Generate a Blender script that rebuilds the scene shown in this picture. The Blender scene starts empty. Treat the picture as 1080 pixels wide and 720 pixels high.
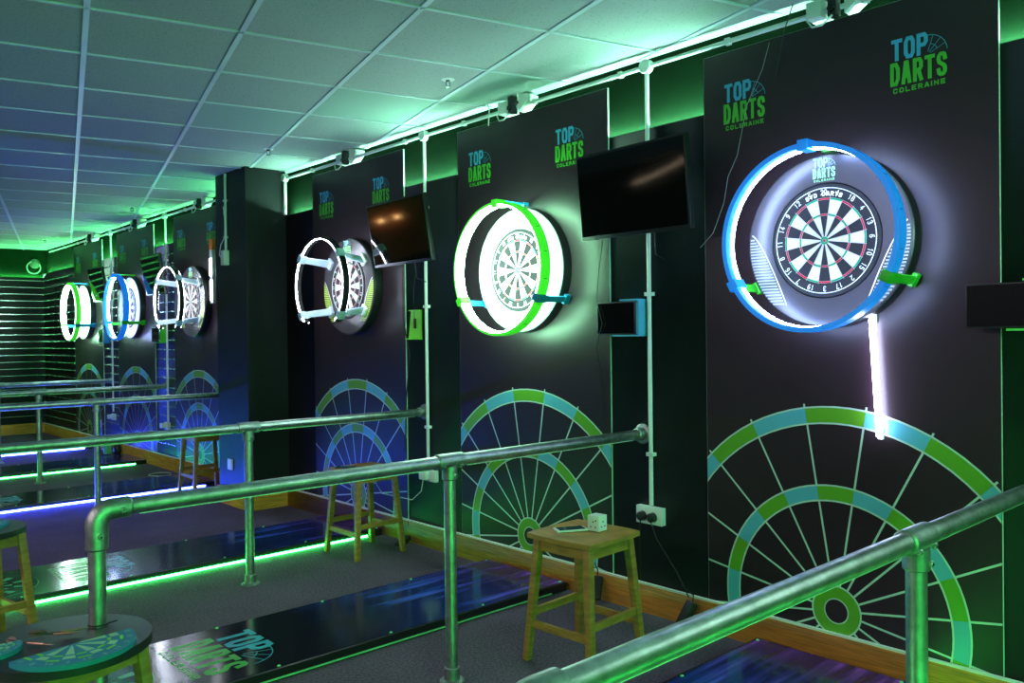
import bpy, bmesh, math, random
from mathutils import Vector, Matrix
random.seed(7)
sc = bpy.context.scene
col = sc.collection
pi = math.pi

# ------------------------------------------------------------------ camera
F, PHI, PIT, ROL, CD, CH = 879.6159, 0.7397, -0.0078, -0.0124, 3.2495, 1.3693
fwd = Vector((math.sin(PHI) * math.cos(PIT), math.cos(PHI) * math.cos(PIT), math.sin(PIT)))
rgt = Vector((math.cos(PHI), -math.sin(PHI), 0))
upv = rgt.cross(fwd)
r_ = rgt * math.cos(ROL) + upv * math.sin(ROL)
u_ = -rgt * math.sin(ROL) + upv * math.cos(ROL)
cam_d = bpy.data.cameras.new('camera')
cam_d.sensor_width = 36
cam_d.lens = F * 36 / 1080
cam_d.clip_start = 0.05
cam = bpy.data.objects.new('camera', cam_d)
col.objects.link(cam)
cam.matrix_world = Matrix(((r_.x, u_.x, -fwd.x, -CD), (r_.y, u_.y, -fwd.y, 0), (r_.z, u_.z, -fwd.z, CH), (0, 0, 0, 1)))
sc.camera = cam

# ------------------------------------------------------------------ world, room light, exposure
w = bpy.data.worlds.new('world')
sc.world = w
w.use_nodes = True
w.node_tree.nodes['Background'].inputs[0].default_value = (0.02, 0.045, 0.05, 1)
w.node_tree.nodes['Background'].inputs[1].default_value = 0.3
sc.view_settings.view_transform = 'Standard'
sc.view_settings.look = 'None'
sc.view_settings.gamma = 1
sc.view_settings.use_curve_mapping = False
sc.view_settings.exposure = 0.5

# strengths of the coloured LEDs (radiance of the strips)
L_LEDGE = 260.0
L_RING = {'blue': 38.0, 'green': 34.0, 'black': 62.0}
L_MAT = 36.0

def area(name, loc, rot, sx, sy, power, color):
    d = bpy.data.lights.new(name, 'AREA')
    d.shape = 'RECTANGLE'; d.size = sx; d.size_y = sy; d.energy = power; d.color = color
    o = bpy.data.objects.new(name, d); col.objects.link(o)
    o.location = loc; o.rotation_euler = rot
    return o
# added unseen fill lamps standing in for the hall's general lighting
area('hall_fill_light', (-6.2, 3.6, 2.66), (0, 0, 0), 2.2, 5.0, 135, (1.0, 0.74, 0.88))
area('hall_fill_light', (-3.2, 9.8, 2.66), (0, 0, 0), 1.2, 5.0, 6, (0.9, 0.75, 1.0))
# added teal fill lamp by the left wall, aimed up to tint the ceiling
area('ceiling_fill_light', (-6.9, 5.0, .05), (0, math.radians(180), 0), .15, 14.0, 3, (0.15, 0.6, 0.9))
# added green fill lamp behind the photographer, greening rails and stools from that side
lg = area('green_fill_light', (-3.7, -3.05, 1.5), (math.radians(84), 0, 0), 3.2, 1.7, 48, (0.06, 1.0, 0.16))
lg.data.spread = math.radians(115)

# ------------------------------------------------------------------ materials
MATS = {}
def mat(name, c, rough=0.5, metal=0.0, spec=0.5, emit=None, es=0.0, coat=0.0, noise=None, bump=None):
    """noise=(scale, amount) varies the colour; bump=(scale, strength)"""
    if name in MATS: return MATS[name]
    m = bpy.data.materials.new(name); m.use_nodes = True
    nt = m.node_tree; b = nt.nodes['Principled BSDF']
    b.inputs['Base Color'].default_value = (*c, 1)
    b.inputs['Roughness'].default_value = rough
    b.inputs['Metallic'].default_value = metal
    b.inputs['Specular IOR Level'].default_value = spec
    b.inputs['Coat Weight'].default_value = coat
    if emit:
        b.inputs['Emission Color'].default_value = (*emit, 1)
        b.inputs['Emission Strength'].default_value = es
    if noise or bump:
        tc = nt.nodes.new('ShaderNodeTexCoord')
    if noise:
        n = nt.nodes.new('ShaderNodeTexNoise'); n.inputs['Scale'].default_value = noise[0]
        n.inputs['Detail'].default_value = 4
        nt.links.new(tc.outputs['Object'], n.inputs['Vector'])
        r = nt.nodes.new('ShaderNodeValToRGB')
        a = noise[1]
        r.color_ramp.elements[0].position = 0.3; r.color_ramp.elements[1].position = 0.7
        r.color_ramp.elements[0].color = (*[x * (1 - a) for x in c], 1)
        r.color_ramp.elements[1].color = (*[min(1, x * (1 + a)) for x in c], 1)
        nt.links.new(n.outputs['Fac'], r.inputs['Fac'])
        nt.links.new(r.outputs['Color'], b.inputs['Base Color'])
    if bump:
        n2 = nt.nodes.new('ShaderNodeTexNoise'); n2.inputs['Scale'].default_value = bump[0]
        n2.inputs['Detail'].default_value = 3
        nt.links.new(tc.outputs['Object'], n2.inputs['Vector'])
        bp = nt.nodes.new('ShaderNodeBump'); bp.inputs['Strength'].default_value = bump[1]
        bp.inputs['Distance'].default_value = 0.01
        nt.links.new(n2.outputs['Fac'], bp.inputs['Height'])
        nt.links.new(bp.outputs['Normal'], b.inputs['Normal'])
    MATS[name] = m
    return m

def wood(name, c, sx=3.0, sy=40.0, sz=3.0, rough=0.45):
    m = mat(name, c, rough)
    nt = m.node_tree; b = nt.nodes['Principled BSDF']
    tc = nt.nodes.new('ShaderNodeTexCoord'); mp = nt.nodes.new('ShaderNodeMapping')
    mp.inputs['Scale'].default_value = (sx, sy, sz)
    n = nt.nodes.new('ShaderNodeTexNoise'); n.inputs['Scale'].default_value = 2.0; n.inputs['Detail'].default_value = 5
    r = nt.nodes.new('ShaderNodeValToRGB')
    r.color_ramp.elements[0].position = .3; r.color_ramp.elements[1].position = .72
    r.color_ramp.elements[0].color = (*[x * .62 for x in c], 1)
    r.color_ramp.elements[1].color = (*[x * 1.2 for x in c], 1)
    nt.links.new(tc.outputs['Object'], mp.inputs['Vector']); nt.links.new(mp.outputs['Vector'], n.inputs['Vector'])
    nt.links.new(n.outputs['Fac'], r.inputs['Fac']); nt.links.new(r.outputs['Color'], b.inputs['Base Color'])
    return m

def carpet_mat():
    m = mat('carpet', (0.05, 0.044, 0.05), 0.95, spec=0.1)
    nt = m.node_tree; b = nt.nodes['Principled BSDF']
    tc = nt.nodes.new('ShaderNodeTexCoord')
    n = nt.nodes.new('ShaderNodeTexNoise'); n.inputs['Scale'].default_value = 90; n.inputs['Detail'].default_value = 5
    n3 = nt.nodes.new('ShaderNodeTexNoise'); n3.inputs['Scale'].default_value = 1.6; n3.inputs['Detail'].default_value = 4
    r = nt.nodes.new('ShaderNodeValToRGB')
    r.color_ramp.elements[0].position = .32; r.color_ramp.elements[1].position = .7
    r.color_ramp.elements[0].color = (.062, .044, .066, 1); r.color_ramp.elements[1].color = (.25, .175, .26, 1)
    mx = nt.nodes.new('ShaderNodeMath'); mx.operation = 'MULTIPLY_ADD'
    mx.inputs[1].default_value = .35
    nt.links.new(tc.outputs['Object'], n.inputs['Vector']); nt.links.new(tc.outputs['Object'], n3.inputs['Vector'])
    nt.links.new(n3.outputs['Fac'], mx.inputs[0])
    m2 = nt.nodes.new('ShaderNodeMath'); m2.operation = 'MULTIPLY'; m2.inputs[1].default_value = .7
    nt.links.new(n.outputs['Fac'], m2.inputs[0]); nt.links.new(m2.outputs[0], mx.inputs[2])
    nt.links.new(mx.outputs[0], r.inputs['Fac']); nt.links.new(r.outputs['Color'], b.inputs['Base Color'])
    wv = nt.nodes.new('ShaderNodeTexWave'); wv.inputs['Scale'].default_value = 45; wv.inputs['Distortion'].default_value = 3
    wv.bands_direction = 'Y'
    nt.links.new(tc.outputs['Object'], wv.inputs['Vector'])
    ad = nt.nodes.new('ShaderNodeMath'); ad.operation = 'ADD'
    nt.links.new(wv.outputs['Fac'], ad.inputs[0]); nt.links.new(n.outputs['Fac'], ad.inputs[1])
    bp = nt.nodes.new('ShaderNodeBump'); bp.inputs['Strength'].default_value = .8; bp.inputs['Distance'].default_value = .006
    nt.links.new(ad.outputs[0], bp.inputs['Height']); nt.links.new(bp.outputs['Normal'], b.inputs['Normal'])
    return m

def tile_mat():
    m = mat('ceiling_tile', (0.36, 0.40, 0.40), 0.9, spec=0.1)
    nt = m.node_tree; b = nt.nodes['Principled BSDF']
    tc = nt.nodes.new('ShaderNodeTexCoord')
    v = nt.nodes.new('ShaderNodeTexVoronoi'); v.inputs['Scale'].default_value = 62
    n = nt.nodes.new('ShaderNodeTexNoise'); n.inputs['Scale'].default_value = 55; n.inputs['Detail'].default_value = 4
    nt.links.new(tc.outputs['Object'], v.inputs['Vector']); nt.links.new(tc.outputs['Object'], n.inputs['Vector'])
    r = nt.nodes.new('ShaderNodeValToRGB')
    r.color_ramp.elements[0].position = .10; r.color_ramp.elements[1].position = .2
    r.color_ramp.elements[0].color = (.13, .15, .15, 1); r.color_ramp.elements[1].color = (.36, .40, .40, 1)
    nt.links.new(v.outputs['Distance'], r.inputs['Fac'])
    nt.links.new(r.outputs['Color'], b.inputs['Base Color'])
    bp = nt.nodes.new('ShaderNodeBump'); bp.inputs['Strength'].default_value = .5; bp.inputs['Distance'].default_value = .004
    nt.links.new(n.outputs['Fac'], bp.inputs['Height']); nt.links.new(bp.outputs['Normal'], b.inputs['Normal'])
    return m

def mat_print():
    """glossy printed vinyl: near-black with streaks of violet and blue at the wall end"""
    m = mat('printed_vinyl', (0.012, 0.014, 0.018), 0.13, spec=0.6)
    nt = m.node_tree; b = nt.nodes['Principled BSDF']
    tc = nt.nodes.new('ShaderNodeTexCoord'); sp = nt.nodes.new('ShaderNodeSeparateXYZ')
    nt.links.new(tc.outputs['Object'], sp.inputs[0])
    # fan of streaks: warp y by x
    mp = nt.nodes.new('ShaderNodeMapping'); mp.inputs['Scale'].default_value = (.7, 9, 1)
    mp.inputs['Rotation'].default_value = (0, 0, .10)
    nt.links.new(tc.outputs['Object'], mp.inputs['Vector'])
    n = nt.nodes.new('ShaderNodeTexNoise'); n.inputs['Scale'].default_value = 1.5; n.inputs['Detail'].default_value = 3
    n.inputs['Distortion'].default_value = .3
    nt.links.new(mp.outputs['Vector'], n.inputs['Vector'])
    r = nt.nodes.new('ShaderNodeValToRGB')
    r.color_ramp.elements[0].position = .45; r.color_ramp.elements[0].color = (0, 0, 0, 1)
    e = r.color_ramp.elements.new(.56); e.color = (.16, .16, .16, 1)
    r.color_ramp.elements[-1].position = .72; r.color_ramp.elements[-1].color = (1, 1, 1, 1)
    nt.links.new(n.outputs['Fac'], r.inputs['Fac'])
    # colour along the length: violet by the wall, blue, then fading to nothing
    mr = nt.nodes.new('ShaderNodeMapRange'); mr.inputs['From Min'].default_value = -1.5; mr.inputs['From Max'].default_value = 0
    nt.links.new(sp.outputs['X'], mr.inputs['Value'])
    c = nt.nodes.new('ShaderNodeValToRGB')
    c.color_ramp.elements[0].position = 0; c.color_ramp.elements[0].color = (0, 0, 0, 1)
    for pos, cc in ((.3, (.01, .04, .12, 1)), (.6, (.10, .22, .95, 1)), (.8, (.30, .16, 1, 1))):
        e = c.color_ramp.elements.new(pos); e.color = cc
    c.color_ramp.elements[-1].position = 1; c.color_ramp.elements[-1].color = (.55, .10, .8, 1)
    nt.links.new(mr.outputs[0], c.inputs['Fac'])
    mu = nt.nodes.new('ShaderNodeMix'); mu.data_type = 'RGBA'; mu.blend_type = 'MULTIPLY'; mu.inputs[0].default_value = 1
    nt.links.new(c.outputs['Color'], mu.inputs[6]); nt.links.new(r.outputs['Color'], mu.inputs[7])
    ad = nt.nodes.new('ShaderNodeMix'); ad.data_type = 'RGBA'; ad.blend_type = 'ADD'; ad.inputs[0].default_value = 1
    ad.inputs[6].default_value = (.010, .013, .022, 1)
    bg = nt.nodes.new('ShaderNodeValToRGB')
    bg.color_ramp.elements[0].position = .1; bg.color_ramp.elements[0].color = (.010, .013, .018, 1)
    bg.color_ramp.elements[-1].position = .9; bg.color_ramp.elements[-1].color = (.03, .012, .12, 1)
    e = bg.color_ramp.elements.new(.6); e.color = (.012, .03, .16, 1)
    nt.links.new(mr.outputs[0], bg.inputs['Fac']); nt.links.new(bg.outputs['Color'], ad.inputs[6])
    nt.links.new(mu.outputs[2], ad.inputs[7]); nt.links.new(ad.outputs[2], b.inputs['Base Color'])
    return m

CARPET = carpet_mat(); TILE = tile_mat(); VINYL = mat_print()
TILE_S = mat('smooth_ceiling_tile', (.32, .43, .39), .8, spec=.2)
GRID = mat('ceiling_grid_white', (.52, .60, .66), .4)
CLAD = mat('black_cladding', (.014, .015, .018), .45, spec=.25, noise=(1.5, .3))
UPPER = mat('upper_wall_paint', (.0035, .014, .005), .85, spec=.04, noise=(3, .25))
PANEL = mat('black_printed_board', (.020, .010, .015), .38, spec=.42, noise=(2.0, .15))
EDGE = mat('pale_board_edge', (.55, .75, .65), .5)
P_BLUE = mat('print_blue', (.10, .42, .58), .35)
P_GREEN = mat('print_green', (.12, .36, .015), .35)
P_PALE = mat('print_pale', (.52, .66, .60), .4)
L_BLUE = mat('logo_blue', (.05, .36, .62), .4)
L_GREEN = mat('logo_green', (.06, .42, .03), .4)
SKIRT = wood('varnished_skirting', (.78, .36, .05), 3, 3, 60)
BEAD = mat('pale_sealant', (.75, .75, .72), .6)
STEEL = mat('galvanised_steel', (.44, .50, .47), .40, metal=1.0, noise=(28, .28), bump=(60, .05))
STEEL2 = mat('cast_fitting_steel', (.36, .42, .39), .46, metal=1.0, noise=(35, .25), bump=(90, .12))
SCREW = mat('screw_steel', (.6, .6, .6), .3, metal=1.0)
WHITEP = mat('white_plastic', (.78, .80, .80), .4)
BLACKP = mat('black_plastic', (.012, .012, .014), .35)
BLACKG = mat('black_gloss_screen', (.004, .004, .005), .06, spec=.7)
DARKM = mat('dark_metal', (.06, .06, .065), .35, metal=.8)
PINE = wood('stool_pine', (.42, .20, .04), 6, 6, 26)
BLACKTOP = mat('black_laminate_top', (.02, .022, .024), .38, noise=(12, .2))
RING_BLUE = mat('blue_plastic_ring_glow', (.012, .30, .80), .35, emit=(.01, .18, 1), es=.38)  # emission stands in for LED light glowing through the housing
RING_GREEN = mat('green_plastic_ring_glow', (.12, .75, .05), .35, emit=(.06, 1, .03), es=.40)  # glow put into the material, as if the LEDs shone through the plastic
BR_GREEN = mat('green_plastic_bracket', (.05, .55, .03), .35)
BR_BLUE = mat('blue_plastic_bracket', (.02, .30, .60), .35)
SUR_DARK = mat('charcoal_surround', (.05, .048, .055), .26, spec=.6)
SUR_LIGHT = mat('pale_surround', (.34, .36, .38), .3)
LIME = mat('lime_stripes', (.45, .70, .05), .4)
D_BLACK = mat('dartboard_black', (.010, .010, .012), .75)
D_CREAM = mat('dartboard_cream', (.72, .68, .58), .8)
D_RED = mat('dartboard_red', (.55, .015, .03), .75)
D_GREEN = mat('dartboard_green', (.0, .32, .12), .75)
WIRE = mat('dartboard_wire', (.7, .7, .72), .3, metal=.7)
NUMW = mat('number_white', (.85, .85, .85), .5)
CABLE_B = mat('black_cable', (.01, .01, .01), .5)
CABLE_W = mat('white_cable', (.7, .72, .7), .5)
ORANGE = mat('orange_plastic', (.75, .2, .02), .5)
ALU = mat('slat_aluminium', (.75, .78, .8), .25, metal=1.0)
PHONE_S = mat('phone_glass', (.03, .09, .09), .08)
M_BLUE = mat('foam_blue', (.01, .20, .32), .6)
M_PALE = mat('foam_pale_green', (.22, .55, .35), .6)
M_LIME = mat('foam_green', (.12, .6, .05), .6)
DARTM = mat('dart_copper', (.45, .22, .16), .35, metal=.8)
BIN = mat('green_bin', (.15, .75, .3), .5)
def led(name, c, s): return mat(name, (.8, .8, .8), .5, emit=c, es=s)
LED_LEDGE = led('led_green_ledge', (.40, 1, .68), L_LEDGE)
LED_LEDGE_F = led('led_green_ledge_far', (.14, 1, .28), L_LEDGE * .8)
LED_MAT_G = led('led_green_mat', (.03, 1, .10), L_MAT)
LED_MAT_DIM = led('led_green_dim', (.05, 1, .15), .5)
LED_MAT_B = led('led_blue_mat', (.03, .06, 1), L_MAT * 4.8)
LED_DOT_G = led('led_green_dot', (.08, 1, .15), .7)
LED_DOT_B = led('led_blue_dot', (.05, .5, .9), .4)

# ------------------------------------------------------------------ mesh builder
class MB:
    def __init__(s): s.v = []; s.f = []; s.m = []
    def add(s, vs, fs, mi=0):
        n = len(s.v); s.v += [tuple(v) for v in vs]
        for f in fs: s.f.append([i + n for i in f]); s.m.append(mi)
        return s
    def box(s, x0, x1, y0, y1, z0, z1, mi=0):
        return s.add([(x, y, z) for x in (x0, x1) for y in (y0, y1) for z in (z0, z1)],
                     [(0, 1, 3, 2), (4, 6, 7, 5), (0, 4, 5, 1), (2, 3, 7, 6), (0, 2, 6, 4), (1, 5, 7, 3)], mi)
    def obox(s, c, ax, ay, az, hx, hy, hz, mi=0):
        c = Vector(c); ax, ay, az = Vector(ax), Vector(ay), Vector(az)
        return s.add([c + ax * i * hx + ay * j * hy + az * k * hz for i in (-1, 1) for j in (-1, 1) for k in (-1, 1)],
                     [(0, 1, 3, 2), (4, 6, 7, 5), (0, 4, 5, 1), (2, 3, 7, 6), (0, 2, 6, 4), (1, 5, 7, 3)], mi)
    def beam(s, a, b, w, h, w2=None, h2=None, up=(0, 0, 1), mi=0):
        a, b = Vector(a), Vector(b); d = (b - a).normalized(); u = Vector(up)
        if abs(d.dot(u)) > .98: u = Vector((1, 0, 0))
        sx = d.cross(u).normalized(); sy = sx.cross(d)
        w2 = w2 or w; h2 = h2 or h
        vs = []
        for p, ww, hh in ((a, w, h), (b, w2, h2)):
            for i, j in ((-1, -1), (1, -1), (1, 1), (-1, 1)): vs.append(p + sx * i * ww / 2 + sy * j * hh / 2)
        return s.add(vs, [(0, 1, 2, 3), (7, 6, 5, 4), (0, 4, 5, 1), (1, 5, 6, 2), (2, 6, 7, 3), (3, 7, 4, 0)], mi)
    def tube(s, pts, r, n=12, mi=0, closed=False, cap=True):
        pts = [Vector(p) for p in pts]; N = len(pts)
        rs = r if isinstance(r, (list, tuple)) else [r] * N
        tang = []
        for i in range(N):
            if closed: t = pts[(i + 1) % N] - pts[i - 1]
            else: t = pts[min(i + 1, N - 1)] - pts[max(i - 1, 0)]
            tang.append(t.normalized())
        u = Vector((0, 0, 1)) if abs(tang[0].z) < .9 else Vector((1, 0, 0))
        u = (u - tang[0] * u.dot(tang[0])).normalized()
        vs = []
        for i in range(N):
            u = (u - tang[i] * u.dot(tang[i])).normalized(); vv = tang[i].cross(u)
            for k in range(n):
                a = 2 * pi * k / n; vs.append(pts[i] + (u * math.cos(a) + vv * math.sin(a)) * rs[i])
        fs = []
        for i in range(N if closed else N - 1):
            for k in range(n):
                j = (i + 1) % N
                fs.append((i * n + k, i * n + (k + 1) % n, j * n + (k + 1) % n, j * n + k))
        if cap and not closed:
            fs.append(tuple(range(n - 1, -1, -1))); fs.append(tuple(range((N - 1) * n, N * n)))
        return s.add(vs, fs, mi)
    def lathe(s, prof, c=(0, 0, 0), axis='Z', n=32, mi=0, a0=0, a1=2 * pi, closed_prof=False):
        """prof: list of (r, t) ; axis Z or X. angle 0 = up (for X) and grows to -Y (viewer's right)"""
        full = abs(a1 - a0 - 2 * pi) < 1e-6
        m = n if full else n + 1
        vs = []
        for i in range(m):
            a = a0 + (a1 - a0) * i / n
            for r, t in prof:
                if axis == 'Z': vs.append((c[0] + r * math.cos(a), c[1] + r * math.sin(a), c[2] + t))
                elif axis == 'X': vs.append((c[0] + t, c[1] - r * math.sin(a), c[2] + r * math.cos(a)))
                else: vs.append((c[0] + r * math.cos(a), c[1] + t, c[2] + r * math.sin(a)))
        P = len(prof); fs = []
        for i in range(n):
            j = (i + 1) % m
            for k in range(P if closed_prof else P - 1):
                l = (k + 1) % P
                fs.append((i * P + k, i * P + l, j * P + l, j * P + k))
        if closed_prof and not full:
            fs.append(tuple(range(P))); fs.append(tuple(range((m - 1) * P + P - 1, (m - 1) * P - 1, -1)))
        return s.add(vs, fs, mi)
    def cyl(s, a, b, r, n=20, mi=0, r2=None): return s.tube([a, b], [r, r2 if r2 is not None else r], n, mi)
    def build(s, name, mats, parent=None, loc=(0, 0, 0), bev=0, sharp=35):
        me = bpy.data.meshes.new(name)
        bm = bmesh.new()
        L = Vector(loc)
        bv = [bm.verts.new(Vector(v) - L) for v in s.v]
        for f, mi in zip(s.f, s.m):
            try:
                fc = bm.faces.new([bv[i] for i in f]); fc.material_index = mi
            except ValueError: pass
        flat = name.endswith(('print', 'lettering')) or name == 'number_ring'
        if not flat:
            bmesh.ops.remove_doubles(bm, verts=bm.verts, dist=1e-6)
            bmesh.ops.recalc_face_normals(bm, faces=bm.faces)
        if bev:
            es = [e for e in bm.edges if len(e.link_faces) == 2 and e.calc_face_angle(0) > .6]
            bmesh.ops.bevel(bm, geom=es, offset=bev, segments=2, affect='EDGES', profile=.6)
        for f in bm.faces: f.smooth = not flat
        th = math.radians(sharp)
        for e in bm.edges:
            if len(e.link_faces) == 2 and e.calc_face_angle(0) > th: e.smooth = False
        bm.to_mesh(me); bm.free()
        for m_ in (mats if isinstance(mats, (list, tuple)) else [mats]): me.materials.append(m_)
        o = bpy.data.objects.new(name, me); col.objects.link(o)
        if parent: o.parent = parent
        else: o.location = L
        return o

def tag(o, label, cat, group=None, kind=None):
    if label: o['label'] = label
    if cat: o['category'] = cat
    if group: o['group'] = group
    if kind: o['kind'] = kind
    return o
def thing(name, label, cat, loc=(0, 0, 0), rot=(0, 0, 0), group=None):
    o = bpy.data.objects.new(name, None); col.objects.link(o)
    o.empty_display_size = .1
    o.location = loc; o.rotation_euler = rot
    return tag(o, label, cat, group)
def struct(o): o['kind'] = 'structure'; return o
def dup(root, loc, label=None, rot=None, group=None):
    r = root.copy(); col.objects.link(r); r.location = loc
    if rot is not None: r.rotation_euler = rot
    if label: r['label'] = label
    if group: r['group'] = group
    for ch in list(root.children):
        c = ch.copy(); col.objects.link(c); c.parent = r
        for g in list(ch.children):
            d = g.copy(); col.objects.link(d); d.parent = c
    return r

# ------------------------------------------------------------------ lettering as ribbons
G = {
 'T': [[(0, 1), (1, 1)], [(.5, 1), (.5, 0)]],
 'O': ['c', (.25, 0), (.75, 0), (1, .2), (1, .8), (.75, 1), (.25, 1), (0, .8), (0, .2)],
 'P': [[(0, 0), (0, 1), (.75, 1), (1, .85), (1, .6), (.75, .45), (0, .45)]],
 'D': ['c', (0, 0), (.65, 0), (1, .25), (1, .75), (.65, 1), (0, 1)],
 'A': [[(0, 0), (.4, 1), (.6, 1), (1, 0)], [(.15, .3), (.85, .3)]],
 'R': [[(0, 0), (0, 1), (.75, 1), (1, .85), (1, .62), (.75, .48), (0, .48)], [(.55, .48), (1, 0)]],
 'S': [[(1, .78), (.9, .95), (.7, 1), (.3, 1), (.05, .9), (0, .75), (.1, .6), (.9, .4), (1, .25), (.95, .1), (.7, 0), (.3, 0), (.08, .07), (0, .22)]],
 'C': [[(1, .8), (.75, 1), (.25, 1), (0, .8), (0, .2), (.25, 0), (.75, 0), (1, .2)]],
 'L': [[(0, 1), (0, 0), (1, 0)]],
 'E': [[(1, 1), (0, 1), (0, 0), (1, 0)], [(0, .5), (.85, .5)]],
 'I': [[(.5, 0), (.5, 1)]],
 'N': [[(0, 0), (0, 1), (1, 0), (1, 1)]],
 'V': [[(0, 1), (.5, 0), (1, 1)]],
 '0': ['c', (.25, 0), (.75, 0), (1, .2), (1, .8), (.75, 1), (.25, 1), (0, .8), (0, .2)],
 '1': [[(.2, .8), (.5, 1), (.5, 0)]],
 '2': [[(0, .8), (.25, 1), (.75, 1), (1, .8), (1, .6), (0, 0), (1, 0)]],
 '3': [[(0, .85), (.25, 1), (.75, 1), (1, .8), (.8, .55), (.4, .52)], [(.8, .55), (1, .3), (.9, .1), (.7, 0), (.25, 0), (0, .15)]],
 '4': [[(.75, 0), (.75, 1), (0, .3), (1, .3)]],
 '5': [[(1, 1), (.1, 1), (.05, .55), (.7, .6), (1, .4), (.95, .15), (.7, 0), (.25, 0), (0, .12)]],
 '6': [[(.9, .95), (.6, 1), (.2, .85), (0, .5), (0, .2), (.25, 0), (.75, 0), (1, .2), (1, .4), (.75, .55), (.1, .5)]],
 '7': [[(0, 1), (1, 1), (.35, 0)]],
 '8': ['c', (.25, 0), (.75, 0), (1, .15), (1, .4), (.8, .53), (.95, .65), (.95, .85), (.75, 1), (.25, 1), (.05, .85), (.05, .65), (.2, .53), (0, .4), (0, .15)],
 '9': [[(.1, .05), (.4, 0), (.8, .15), (1, .5), (1, .8), (.75, 1), (.25, 1), (0, .8), (0, .6), (.25, .45), (.9, .5)]],
}
def ribbon(pts, t, closed):
    P = [Vector(p) for p in pts]; N = len(P); L = []; R = []
    for i in range(N):
        if closed: a, b, c = P[i - 1], P[i], P[(i + 1) % N]
        else: a, b, c = P[max(i - 1, 0)], P[i], P[min(i + 1, N - 1)]
        d1 = (b - a); d2 = (c - b)
        if d1.length < 1e-9: d1 = d2
        if d2.length < 1e-9: d2 = d1
        d1.normalize(); d2.normalize()
        n1 = Vector((-d1.y, d1.x)); n2 = Vector((-d2.y, d2.x)); n = n1 + n2
        if n.length < .3: n = n1
        n.normalize(); k = 1 / max(.45, n.dot(n1))
        L.append(b + n * k * t / 2); R.append(b - n * k * t / 2)
    q = []
    for i in range(N if closed else N - 1):
        j = (i + 1) % N; q.append([L[i], L[j], R[j], R[i]])
    return q
def text_quads(s, x, y, w, h, t, gap):
    """quads for string s starting at x,y; letter width w, height h, stroke t"""
    out = []
    for ch in s:
        if ch == ' ': x += w * .6; continue
        g = G[ch]; lw = w if ch != 'I' else t
        iw = max(0.0, lw - t); ih = h - t
        def mp(p): return (x + t / 2 + p[0] * iw, y + t / 2 + p[1] * ih)
        if g[0] == 'c': out += ribbon([mp(p) for p in g[1:]], t, True)
        else:
            for pl in g:
                q = [mp(p) for p in pl]
                # lengthen free ends by half a stroke so they finish square
                a, b = Vector(q[0]), Vector(q[1]); q[0] = tuple(a + (a - b).normalized() * t * .5)
                a, b = Vector(q[-1]), Vector(q[-2]); q[-1] = tuple(a + (a - b).normalized() * t * .5)
                out += ribbon(q, t, False)
        x += lw + gap
    return out
def arc_quads(cx, cy, r, t, a0, a1, n=16):
    pts = [(cx + r * math.sin(a0 + (a1 - a0) * i / n), cy + r * math.cos(a0 + (a1 - a0) * i / n)) for i in range(n + 1)]
    return ribbon(pts, t, False)
def logo_quads(s=1.0):
    """list of (quads, material index 0 blue / 1 green)"""
    A = text_quads('TOP', -.100, .018, .041, .082, .0145, .0058)
    B = text_quads('DARTS', -.105, -.076, .0365, .088, .0140, .0058)
    C = text_quads('COLERAINE', -.094, -.105, .0165, .019, .0042, .0065)
    cx, cy = .030, .014
    D = arc_quads(cx, cy, .072, .0022, .05, 1.50) + arc_quads(cx, cy, .040, .0018, .35, 1.2)
    for a in (.32, .75, 1.15): D += ribbon([(cx + .012 * math.sin(a), cy + .012 * math.cos(a)), (cx + .072 * math.sin(a), cy + .072 * math.cos(a))], .0018, False)
    f = lambda Q: [[(p[0] * s, p[1] * s) for p in q] for q in Q]
    return [(f(A), 0), (f(B), 1), (f(C), 1), (f(D), 0)]
def put(mb, quads, fn, mi):
    # crossing strokes are laid a hair apart, so no two faces lie in exactly the same plane
    for i, q in enumerate(quads):
        P = [fn(p[0], p[1]) for p in q]; e = (i % 13) * 1.6e-5
        up = max(p[2] for p in P) - min(p[2] for p in P) < 1e-7
        mb.add([(p[0], p[1], p[2] + e) if up else (p[0] - e, p[1], p[2]) for p in P], [tuple(range(len(q)))], mi)

def clip_poly(poly, ok, cut):
    out = []
    for i in range(len(poly)):
        a, b = poly[i - 1], poly[i]
        if ok(b):
            if not ok(a): out.append(cut(a, b))
            out.append(b)
        elif ok(a): out.append(cut(a, b))
    return out
def clip_rect(poly, x0, x1, y0, y1):
    def cx(X): return lambda a, b: (X, a[1] + (b[1] - a[1]) * (X - a[0]) / (b[0] - a[0]))
    def cy(Y): return lambda a, b: (a[0] + (b[0] - a[0]) * (Y - a[1]) / (b[1] - a[1]), Y)
    for ok, cut in ((lambda p: p[0] >= x0, cx(x0)), (lambda p: p[0] <= x1, cx(x1)), (lambda p: p[1] >= y0, cy(y0)), (lambda p: p[1] <= y1, cy(y1))):
        if len(poly) < 3: return []
        poly = clip_poly(poly, ok, cut)
    return poly

# ------------------------------------------------------------------ positions
YB = [1.615, 3.415, 5.215, 8.10, 9.90, 11.70]        # board centre of each bay
YG = [0.717 + .10, 2.607, 4.415, 7.17, 8.99, 10.79]  # hand rails
XP = -.012                                           # face of the printed boards
ZC = 2.73

# ================================================================== STRUCTURE
m = MB(); m.box(-7.6, .2, -3.2, 14.2, -.05, 0); struct(m.build('floor', CARPET))
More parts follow.
